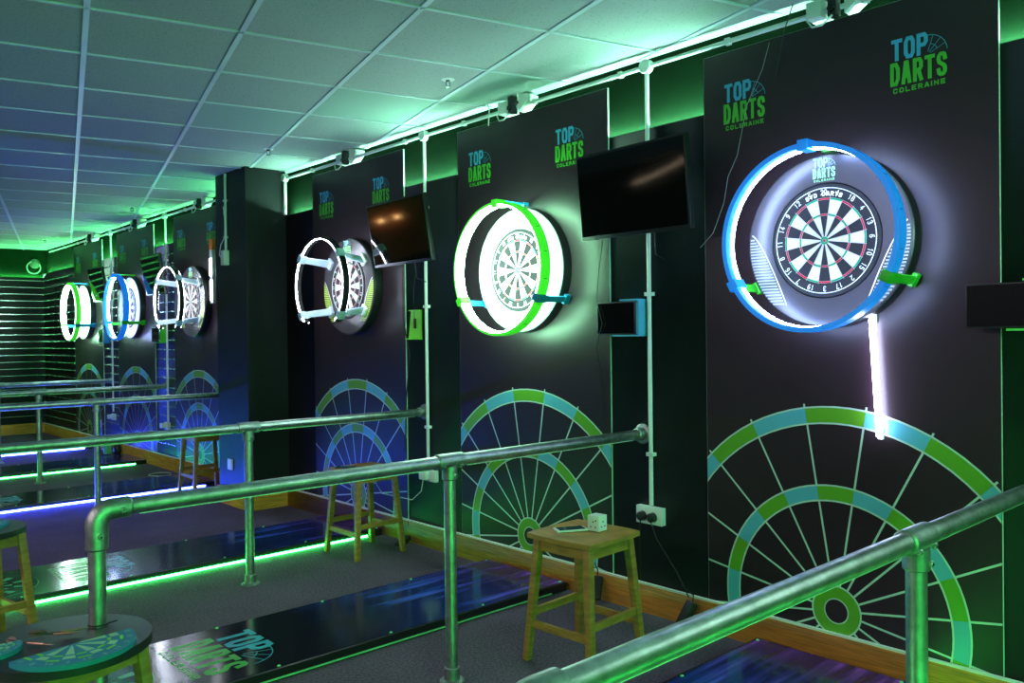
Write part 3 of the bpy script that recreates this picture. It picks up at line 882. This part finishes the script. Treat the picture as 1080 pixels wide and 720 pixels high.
# power bricks with cables
def brick(loc, rot, lab):
    t = thing('power_adapter', lab, 'power adapter', loc, rot, 'black power adapters by the skirting')
    m = MB(); m.box(-.06, .06, -.028, .028, 0, .034); m.build('adapter_body', BLACKP, t, bev=.006)
    m = MB(); m.tube([(.06, 0, .017), (.09, 0, .03), (.10, .0, .11)], .003, 8); m.build('lead', CABLE_B, t)
brick((-.062, 2.87, .062), (0, -1.0, .5), 'black power adapter hanging at the skirting behind the stool with the phone')
brick((-.062, 2.30, .062), (0, -1.0, -.4), 'black power adapter leaning on the skirting, cable up to the double socket')
brick((-.09, 4.55, 0.0), (0, -.3, .4), 'black power adapter on the carpet by the skirting behind the farther stool')

# ================================================================== SCREENS
def television(loc, yaw, tilt, roll, lab):
    t = thing('television', lab, 'television', loc, group='wall televisions between the boards')
    W, H = .703, .414
    R = Matrix.Rotation(yaw, 4, 'Z') @ Matrix.Rotation(-tilt, 4, 'Y') @ Matrix.Rotation(roll, 4, 'X')
    t.rotation_euler = R.to_euler()
    m = MB(); m.box(0, .03, -W / 2, W / 2, -H / 2, H / 2); m.box(.03, .055, -W * .3, W * .3, -H * .35, H * .3); m.build('housing', BLACKP, t, bev=.004)
    m = MB(); m.box(-.002, 0, -W / 2 + .011, W / 2 - .011, -H / 2 + .018, H / 2 - .011); m.build('screen', BLACKG, t)
    m = MB(); m.box(-.003, .0, -W / 2, W / 2, H / 2 - .004, H / 2 + .0005); m.build('bezel_trim', DARKM, t)
    m = MB(); d = -loc[0]
    m.beam((.05, 0, 0), (d - .05, 0, .0), .05, .05); m.box(.05, .062, -.1, .1, -.1, .1)
    m.obox((d - .052, 0, .0), (1, 0, 0), (0, 1, 0), (0, 0, 1), .006, .05, .08)
    m.build('wall_bracket', DARKM, t)
    m = MB(); m.tube([(.02, -.12, -H / 2 + .01), (.03, -.11, -H / 2 - .10), (.10, -.10, -H / 2 - .13)], .003, 8); m.build('cable', CABLE_B, t)
    return t
television((-.20, 2.514, 2.038), -.082, .10, .013, 'large dark television nearest, tilted down beside the large blue ring light')
television((-.18, 4.44, 2.036), -.065, .148, .002, 'smaller television with an orange reflection, between the green and black ring lights')
television((-.18, 8.86, 2.03), -.083, .16, .02, 'small far television just beyond the pillar, catching blue-white light')
television((-.18, 10.72, 2.03), -.07, .17, .04, 'farthest television, near the slatted wall')

def tablet(y, z, w, h, bm_, lab, xo=-.085, side=1):
    t = thing('score_tablet', lab, 'tablet', (0, y, z), group='score tablets on brackets in the gaps')
    m = MB(); m.box(xo, xo + .010, -w / 2, w / 2, -h / 2, h / 2); m.build('tablet_body', DARKM, t, bev=.003)
    m = MB(); m.box(xo - .0012, xo - .0002, -w / 2 + .006, w / 2 - .006, -h / 2 + .006, h / 2 - .006); m.build('screen', BLACKG, t)
    m = MB()
    y0, y1 = -w / 2 - .012, .06
    m.box(xo + .012, -.002, y0, y0 + .006, -h / 2 - .004, h / 2 + .004); m.box(-.008, -.002, y0, y1, -h / 2, h / 2)
    m.box(xo - .004, -.002, y0, .02, -h / 2 - .010, -h / 2 - .002); m.box(xo - .004, -.002, y0, -.03, h / 2 + .003, h / 2 + .011)
    m.build('bracket', bm_, t)
    return t
tablet(2.705, 1.446, .246, .161, mat('sky_blue_bracket', (.10, .42, .75), .4), 'dark tablet on a pale blue bracket below the nearest screen')
tablet(.94, 1.45, .30, .155, mat('bright_green_bracket', (.15, .80, .15), .4), 'dark tablet on a green bracket at the right edge of the view', xo=-.10)
tablet(9.08, 1.42, .2, .16, BR_GREEN, 'small dark tablet beside the conduit beyond the pillar')
tablet(10.95, 1.42, .14, .16, BR_BLUE, 'farthest tablet, on a blue bracket near the slatted wall')
t = thing('tablet_bracket', 'empty lime green tablet bracket on the wall below the smaller screen', 'bracket', (0, 4.485, 1.45))
m = MB(); m.add([(-.012, -.06, -.095), (-.012, .085, -.095), (-.012, .055, .085), (-.012, -.06, .085), (-.004, -.06, -.095), (-.004, .085, -.095), (-.004, .055, .085), (-.004, -.06, .085)],
                [(0, 1, 2, 3), (7, 6, 5, 4), (0, 4, 5, 1), (1, 5, 6, 2), (2, 6, 7, 3), (3, 7, 4, 0)])
m.box(-.04, -.004, -.06, .085, -.103, -.095); m.box(-.03, -.004, -.06, .055, .085, .092)
m.build('bracket_plate', mat('lime_bracket', (.22, .72, .05), .4), t)
m = MB(); m.box(-.022, -.012, -.005, .012, -.03, .035); m.build('cable_plug', BLACKP, t)
m = MB(); m.tube([(-.02, .003, .03), (-.03, .0, .2), (-.02, -.02, .34)], .002, 6); m.build('cable', CABLE_B, t)

# ================================================================== CAMERAS ON THE CONDUIT
def dart_camera(y, lab, s=1.0):
    t = thing('board_camera', lab, 'camera unit', (0, y, 2.60), group='small camera units at the top of the wall')
    m = MB(); m.box(-.055, .055, .035, .10, .035, .105); m.build('junction_box', WHITEP, t, bev=.004)
    m = MB(); m.box(-.062, -.018, -.030, .006, .022, .120); cb = m.build('camera_body', BLACKP, t, bev=.004)
    m = MB(); m.lathe([(0, -.012), (.014, -.012), (.016, 0), (0, 0)], (-.062, -.012, .05), axis='X', n=16); m.build('lens', BLACKG, cb)
    m = MB(); m.add([(-.03, -.13, .085), (-.03, -.05, .03), (-.03, -.05, .13), (-.03, -.13, .115), (.05, -.13, .085), (.05, -.05, .03), (.05, -.05, .13), (.05, -.13, .115)],
                    [(0, 1, 2, 3), (7, 6, 5, 4), (0, 4, 5, 1), (1, 5, 6, 2), (2, 6, 7, 3), (3, 7, 4, 0)]); m.build('mounting_wedge', WHITEP, t)
    m = MB(); m.tube([(-.07, .09, .03), (-.08, .06, -.01), (-.08, .02, -.012), (-.07, -.02, .02)], .004, 8); m.build('cable', CABLE_W, t)
    return t
dc = dart_camera(1.60, 'white and black camera unit on the conduit above the large blue ring light')
for y, lab in ((3.50, 'white and black camera unit on the conduit above the nearer green ring light'),
               (5.30, 'dark camera unit on the conduit above the board this side of the pillar'),
               (7.98, 'camera unit on the conduit just beyond the pillar'),
               (9.8, 'camera unit on the conduit above the far blue ring light'),
               (11.5, 'farthest camera unit, on the conduit near the slatted wall')):
    dup(dc, (0, y, 2.60), lab)

# sprinklers
sp0 = None
for (x, y), lab in zip(((-.493 + .0, 3.50), (-.474, 5.62), (-.34, 8.95), (-.31, 12.5)),
                       ('nearest ceiling sprinkler head, above the nearer green ring light', 'ceiling sprinkler head just this side of the pillar',
                        'ceiling sprinkler head beyond the pillar', 'farthest ceiling sprinkler head, in the far corner')):
    if sp0 is None:
        sp0 = thing('sprinkler_head', lab, 'sprinkler', (x, y, ZC), group='ceiling sprinkler heads')
        m = MB(); m.lathe([(0, -.004), (.03, -.004), (.036, 0)], n=20); m.build('escutcheon', WHITEP, sp0)
        m = MB(); m.tube([(0, 0, -.002), (0, 0, -.014)], .012, 10); m.tube([(.012, 0, -.012), (.014, 0, -.03), (.004, 0, -.042)], .0025, 6)
        m.tube([(-.012, 0, -.012), (-.014, 0, -.03), (-.004, 0, -.042)], .0025, 6); m.lathe([(0, -.046), (.016, -.045), (.016, -.043), (0, -.042)], n=12)
        m.build('sprinkler_body', DARKM, sp0)
    else: dup(sp0, (x, y, ZC), lab)

# alarm bell on the far wall
t = thing('alarm_bell', 'small round fixture with a hoop, lit green high on the far wall', 'alarm bell', (-.10, 14.01, 2.52))
m = MB(); m.lathe([(0, -.05), (.03, -.047), (.06, -.03), (.07, -.01), (.07, 0), (0, 0)], axis='Y', n=28); m.build('gong', mat('bell_grey', (.10, .12, .10), .4), t)
m = MB(); m.tube([(.09 * math.cos(a) - .02, -.03, .09 * math.sin(a) - .06) for a in [k * pi / 14 for k in range(28)]], .006, 8, closed=True); m.build('hoop', mat('hoop_pale', (.5, .6, .5), .4), t)

# hanging orange and white thing beyond the pillar
t = thing('light_bar', 'slim white glowing bar with an orange end, hanging beyond the pillar edge', 'light bar', (-.03, 7.66, 1.86))
m = MB(); m.box(-.03, 0, -.03, .04, .34, .44); m.build('orange_cap', ORANGE, t)
m = MB(); m.box(-.03, 0, -.03, .035, .02, .34); m.build('body', WHITEP, t)
m = MB(); m.box(-.036, -.03, -.02, .03, .10, .26); m.box(-.036, -.03, -.03, .02, -.13, .06); m.build('lit_window', led('bar_glow', (.85, .9, 1), 6), t)
m = MB(); m.box(-.03, 0, -.036, .026, -.16, .02); m.build('lower_body', WHITEP, t)

# warm lamps and a neon curve elsewhere in the hall; the screens mirror them
for x, lab in ((-4.9, 'warm wall lamp on the far orange panel, nearer the lanes'), (-5.25, 'warm wall lamp on the far orange panel, farther from the lanes')):
    t = thing('wall_lamp', lab, 'wall lamp', (x, 13.94, 1.98), group='warm wall lamps at the far end of the hall')
    m = MB(); m.lathe([(0, .0), (.05, 0), (.05, -.02), (0, -.02)], (0, 0, .0), axis='Y', n=16); m.build('wall_plate', DARKM, t)
    m = MB(); m.lathe([(0, .04), (.035, .03), (.05, 0), (.035, -.03), (0, -.04)], (0, -.07, 0), n=16); m.build('bulb', led('warm_bulb', (1, .55, .2), 14), t)
m = MB(); m.box(-6.4, -4.2, 13.925, 13.94, 1.2, 2.25)
tag(m.build('timber_panel', wood('orange_timber', (.55, .16, .03), 2, 2, 20), loc=(-5.3, 13.93, 1.2)), 'orange timber panel on the far wall, outside the left edge of the view', 'wall panel')
m = MB(); m.tube([(-7.57, 10.6, 2.40), (-7.57, 10.3, 2.43), (-7.57, 9.9, 2.49), (-7.57, 9.5, 2.57), (-7.57, 9.3, 2.63)], .011, 8)
tag(m.build('neon_tube', led('warm_neon', (1, .75, .5), 5), loc=(-7.57, 10, 2.4)), 'curved warm neon tube on the opposite wall, outside the view', 'neon tube')

# ================================================================== STOOLS
def stool(loc, rz, lab, round_top=None, H=.54, S=.335):
    t = thing('wooden_stool', lab, 'stool', loc, (0, 0, rz), 'pine stools' if not round_top else 'pine stools with round black tops')
    f = S / 2 + .005; tp = S / 2 - .035
    if round_top:
        R = round_top
        m = MB()
        ddx, ddy = XE - loc[0], YG[1] - loc[1]     # where the rail post passes
        hx, hy = ddx * math.cos(rz) + ddy * math.sin(rz), -ddx * math.sin(rz) + ddy * math.cos(rz)
        if hx * hx + hy * hy < (R - .04) ** 2:
            # disc with a round hole, as a fan between hole and rim
            n = 72; vs = []; fs = []
            for k in range(n):
                a = 2 * pi * k / n
                hxp, hyp = hx + .0265 * math.cos(a), hy + .0265 * math.sin(a)
                tt = -(hx * math.cos(a) + hy * math.sin(a)) + math.sqrt((hx * math.cos(a) + hy * math.sin(a)) ** 2 + R * R - hx * hx - hy * hy)
                ox, oy = hx + tt * math.cos(a), hy + tt * math.sin(a)
                for z in (H, H - .026): vs += [(hxp, hyp, z), (ox, oy, z)]
            for k in range(n):
                j = (k + 1) % n
                fs += [(4 * k, 4 * k + 1, 4 * j + 1, 4 * j), (4 * k + 2, 4 * j + 2, 4 * j + 3, 4 * k + 3), (4 * k + 1, 4 * k + 3, 4 * j + 3, 4 * j + 1), (4 * k, 4 * j, 4 * j + 2, 4 * k + 2)]
            m.add(vs, fs)
        else:
            m.lathe([(0, H), (R - .003, H), (R, H - .003), (R, H - .023), (R - .003, H - .026), (0, H - .026)], n=72)
        m.build('round_top', BLACKTOP, t)
        zt = H - .026
    else:
        # softly dished, slightly curved seat
        m = MB(); n = 16; vs = []; fs = []
        hs = S / 2 + .012
        for lay in (0, 1):
            for i in range(n + 1):
                for j in range(n + 1):
                    u = -1 + 2 * i / n; v = -1 + 2 * j / n
                    # rounded square
                    k = 1 - .06 * (u * u * v * v)
                    x, y = u * hs * k, v * hs * k
                    z = H - .006 * (1 - u * u) * (1 - v * v) - (.004 if max(abs(u), abs(v)) > .99 else 0) if lay == 0 else H - .024
                    vs.append((x, y, z))
        q = (n + 1) ** 2
        for i in range(n):
            for j in range(n):
                a = i * (n + 1) + j; fs += [(a, a + 1, a + n + 2, a + n + 1), (q + a, q + a + n + 1, q + a + n + 2, q + a + 1)]
        for i in range(n):
            for a, b in ((i, i + 1), (n * (n + 1) + i, n * (n + 1) + i + 1)): fs.append((a, b, q + b, q + a))
            for a, b in ((i * (n + 1), (i + 1) * (n + 1)), (i * (n + 1) + n, (i + 1) * (n + 1) + n)): fs.append((a, b, q + b, q + a))
        m.add(vs, fs); m.build('seat', PINE, t, sharp=50); zt = H - .024
    for sx in (-1, 1):
        for sy in (-1, 1):
            m = MB(); m.beam((sx * f, sy * f, 0), (sx * tp, sy * tp, zt), .030, .030, .034, .034, up=(0, 1, 0)); m.build('leg', PINE, t, bev=.003)
    def at(z): return f + (tp - f) * z / zt
    for sy in (-1, 1):
        z = zt - .027; a = at(z); m = MB(); m.box(-a + .014, a - .014, sy * a - .009, sy * a + .009, z - .025, z + .026); m.build('apron', PINE, t)
        m = MB(); m.box(sy * a - .009, sy * a + .009, -a + .014, a - .014, z - .025, z + .026); m.build('apron', PINE, t)
        z = .20; a = at(z); m = MB(); m.box(-a + .012, a - .012, sy * a - .008, sy * a + .008, z - .015, z + .015); m.build('stretcher', PINE, t)
        z = .155; a = at(z); m = MB(); m.box(sy * a - .008, sy * a + .008, -a + .012, a - .012, z - .015, z + .015); m.build('stretcher', PINE, t)
    return t
stool((-.665, 2.40, 0), .06, 'square pine stool with a phone and a white charger cube on its seat')
stool((-.372, 4.57, 0), .03, 'square pine stool behind the green handrail, lit by the long green strip')
stool((-.24, 7.41, 0), .0, 'farthest square pine stool, just beyond the pillar')
stool((-2.62, 2.54, 0), .35, 'round black table top on a pine stool, a rail post through it', round_top=.222)
stool((-2.53, 4.33, 0), .2, 'pine stool with a round black top cut by the left edge of the view', round_top=.20)

# on the near stool
t = thing('phone', 'smartphone with a pale rim lying flat on the pine stool seat', 'phone', (-.685, 2.455, .5365), (0, 0, 1.1))
m = MB(); m.box(-.034, .034, -.068, .068, 0, .008); m.build('phone_body', WHITEP, t, bev=.002)
m = MB(); m.box(-.030, .030, -.058, .058, .008, .0088); m.build('screen', PHONE_S, t)
t = thing('charger_cube', 'white cube power socket with small round holes, standing on the pine stool seat', 'socket cube', (-.605, 2.375, .5365), (0, 0, .1))
m = MB(); m.box(-.030, .030, -.030, .030, 0, .066); m.build('cube_body', WHITEP, t, bev=.004)
m = MB()
for y, z in ((-.012, .018), (.012, .018), (0, .040), (-.014, .046)): m.lathe([(0, -.001), (.0035, -.001), (.0035, 0)], (-.030, y, z), axis='X', n=10)
for x, z in ((-.012, .020), (.012, .020), (0, .040)): m.lathe([(0, -.001), (.0035, -.001), (.0035, 0)], (x, -.030, z), axis='Y', n=10)
m.build('socket_holes', BLACKP, t)
# on the farther stool
t = thing('phone', 'dark phone on the farther pine stool seat, with a white cable', 'phone', (-.46, 4.64, .537), (0, 0, .9))
m = MB(); m.box(-.034, .034, -.068, .068, 0, .009); m.build('phone_body', BLACKP, t, bev=.002)
m = MB(); m.box(-.030, .030, -.058, .058, .009, .0095); m.build('screen', PHONE_S, t)

# on the round table
def half_mat(loc, rz, R, lab):
    t = thing('foam_half_dartboard', lab, 'foam dartboard', loc, (0, 0, rz), 'half-round foam dartboards on the round table')
    n = 40; h = .013
    m = MB(); vs = []
    for z in (0, h):
        for k in range(n + 1):
            a = -pi * k / n; vs.append((R * math.cos(a), R * math.sin(a), z))
    N = n + 1
    fs = [tuple(range(N - 1, -1, -1)), tuple(range(N, 2 * N))] + [(k, (k + 1) % N, N + (k + 1) % N, N + k) for k in range(N)]
    m.add(vs, fs); m.build('foam_base', M_BLUE, t, sharp=30)
    m = MB(); st = pi / 10
    for k in range(10):
        a0, a1 = -k * st - .02, -(k + 1) * st + .02
        rs = ((.10, .54, 0), (.60, .74, 0)) if k % 2 == 0 else ((.54, .60, 1), (.74, .80, 1))
        for r0, r1, mi in rs:
            m.add([(R * r * math.cos(a), R * r * math.sin(a), h + .0008) for r, a in ((r0, a0), (r1, a0), (r1, a1), (r0, a1))], [(0, 1, 2, 3)], mi)
        a = -(k + .5) * st; s = str(ORDER[(k + 6) % 20]); wd = R * .055; tot = len(s) * wd + (len(s) - 1) * R * .02
        q = text_quads(s, -tot / 2, -R * .94, wd, R * .09, R * .014, R * .02)
        rot = a + pi / 2; ca, sa = math.cos(rot), math.sin(rot)
        put(m, q, lambda x, y: (x * ca - y * sa, x * sa + y * ca, h + .0008), 0)
    m.build('board_print', [M_PALE, M_LIME], t)
    return t
half_mat((-2.622, 2.455, .5402), .14, .156, 'blue half-round foam dartboard with pale green segments, front of the round black table')
half_mat((-2.80, 2.585, .5402), .1, .085, 'smaller blue and green foam piece at the left edge of the round black table')
half_mat((-2.525, 4.36, .5402), .1, .13, 'green printed foam piece on the round black top at the left edge')
def dart(loc, rz, lab):
    t = thing('dart', lab, 'dart', loc, (0, 0, rz), 'darts lying on the round black table')
    m = MB(); m.tube([(0, 0, .008), (.028, 0, .008), (.030, 0, .008), (.075, 0, .0085), (.08, 0, .0085)], [.0008, .0012, .0034, .0036, .002], 10); m.build('barrel', DARTM, t)
    m = MB(); m.tube([(.08, 0, .0085), (.125, 0, .0095)], .002, 8); sh = m.build('shaft', BLACKP, t)
    for a in (0.6, 0.6 + pi / 2):
        m = MB(); c, s_ = math.cos(a), math.sin(a)
        p = []
        for x, r in ((.112, 0), (.122, .010), (.140, .010), (.146, 0), (.140, -.010), (.122, -.010)): p.append((x, r * c, .013 + r * s_ * .8))
        p2 = [(x, y, z + .0006) for x, y, z in p]
        m.add(p + p2, [tuple(range(6)), tuple(range(11, 5, -1))] + [(k, (k + 1) % 6, 6 + (k + 1) % 6, 6 + k) for k in range(6)])
        m.build('flight', mat('dart_flight', (.10, .05, .045), .5), t)
dart((-2.57, 2.545, .541), 2.55, 'dart lying between the rail post and the blue half board')
dart((-2.54, 2.575, .541), 2.9, 'dart nearest the rail post on the round black table')
dart((-2.66, 2.50, .541), 2.2, 'leftmost dart on the round black table')
# tie around the post
t = thing('cable_tie', 'black cable tie around the rail post just above the round black table', 'cable tie', (XE, YG[1], .545))
m = MB(); m.tube([(.0265 * math.cos(a), .0265 * math.sin(a), 0) for a in [k * pi / 12 for k in range(24)]], .002, 6, closed=True); m.tube([(.02, -.02, 0), (.045, -.028, .006)], .002, 6); m.build('tie_loop', BLACKP, t)

# green bin and black bag beyond
t = thing('waste_bin', 'small bright green bin standing by the skirting near the far boards', 'bin', (-.10, 10.70, 0))
m = MB(); m.lathe([(0, .002), (.045, .002), (.052, .12), (.056, .125), (.054, .13), (.048, .12), (.042, .01), (0, .01)], n=28); m.build('bin_body', BIN, t)
t = thing('bag', 'small black oval bag leaning by the green bin', 'bag', (-.09, 10.36, 0))
m = MB(); m.lathe([(0, 0), (.03, .01), (.045, .06), (.04, .12), (.02, .15), (0, .155)], n=20); m.build('bag_body', BLACKP, t)

# coiled pale cable on the carpet
t = thing('cable_coil', 'thin pale cable coiled on the carpet beyond the pillar', 'cable', (-.22, 8.6, .004))
m = MB(); m.tube([(.10 * math.cos(a) * (1 + .1 * math.sin(3 * a)), .13 * math.sin(a), .003 + .004 * (a / 12)) for a in [k * .3 for k in range(42)]], .003, 6); m.build('coil', CABLE_W, t)

# loose wires on the wall
def wire(pts, M_, lab, r=.0018):
    m = MB(); m.tube(pts, r, 6); L = Vector(pts[-1])
    return tag(m.build('wire', M_, loc=L), lab, 'wire', 'loose wires on the wall')
wire([(-.03, 1.88, 2.60), (-.02, 1.92, 2.50), (-.016, 2.0, 2.36), (-.018, 2.05, 2.15), (-.03, 2.09, 2.06), (-.018, 2.12, 1.95), (-.016, 2.18, 1.82), (-.016, 2.25, 1.76)], mat('grey_cable', (.3, .32, .3), .5), 'thin pale wire trailing down the board left of the large blue ring light', .0011)
wire([(-.03, 1.77, 2.73), (-.05, 1.80, 2.62), (-.016, 1.86, 2.45)], CABLE_B, 'black wire hanging from the ceiling by the nearest camera unit', .0025)
wire([(-.03, 2.83, 1.85), (-.03, 2.86, 1.7), (-.096, 2.82, 1.54), (-.10, 2.78, 1.42), (-.08, 2.84, 1.30), (-.02, 2.87, 1.2), (-.016, 2.85, .9)], CABLE_B, 'dark wire hanging over the tablet below the nearest screen')
wire([(-.03, 4.60, 1.82), (-.02, 4.62, 1.5), (-.02, 4.55, 1.25), (-.016, 4.6, .95), (-.016, 4.62, .6)], CABLE_B, 'dark wires hanging below the smaller screen', .004)
wire([(-.02, 7.95, 1.36), (-.03, 7.93, 1.28), (-.02, 7.98, 1.22), (-.016, 7.86, 1.12)], CABLE_B, 'short kinked black wire under the board just beyond the pillar', .003)
wire([(-.035, 3.72, ZC), (-.03, 3.70, 2.70), (-.03, 3.71, 2.60)], CABLE_W, 'short white wire looping from the ceiling beside the camera above the green ring', .004)
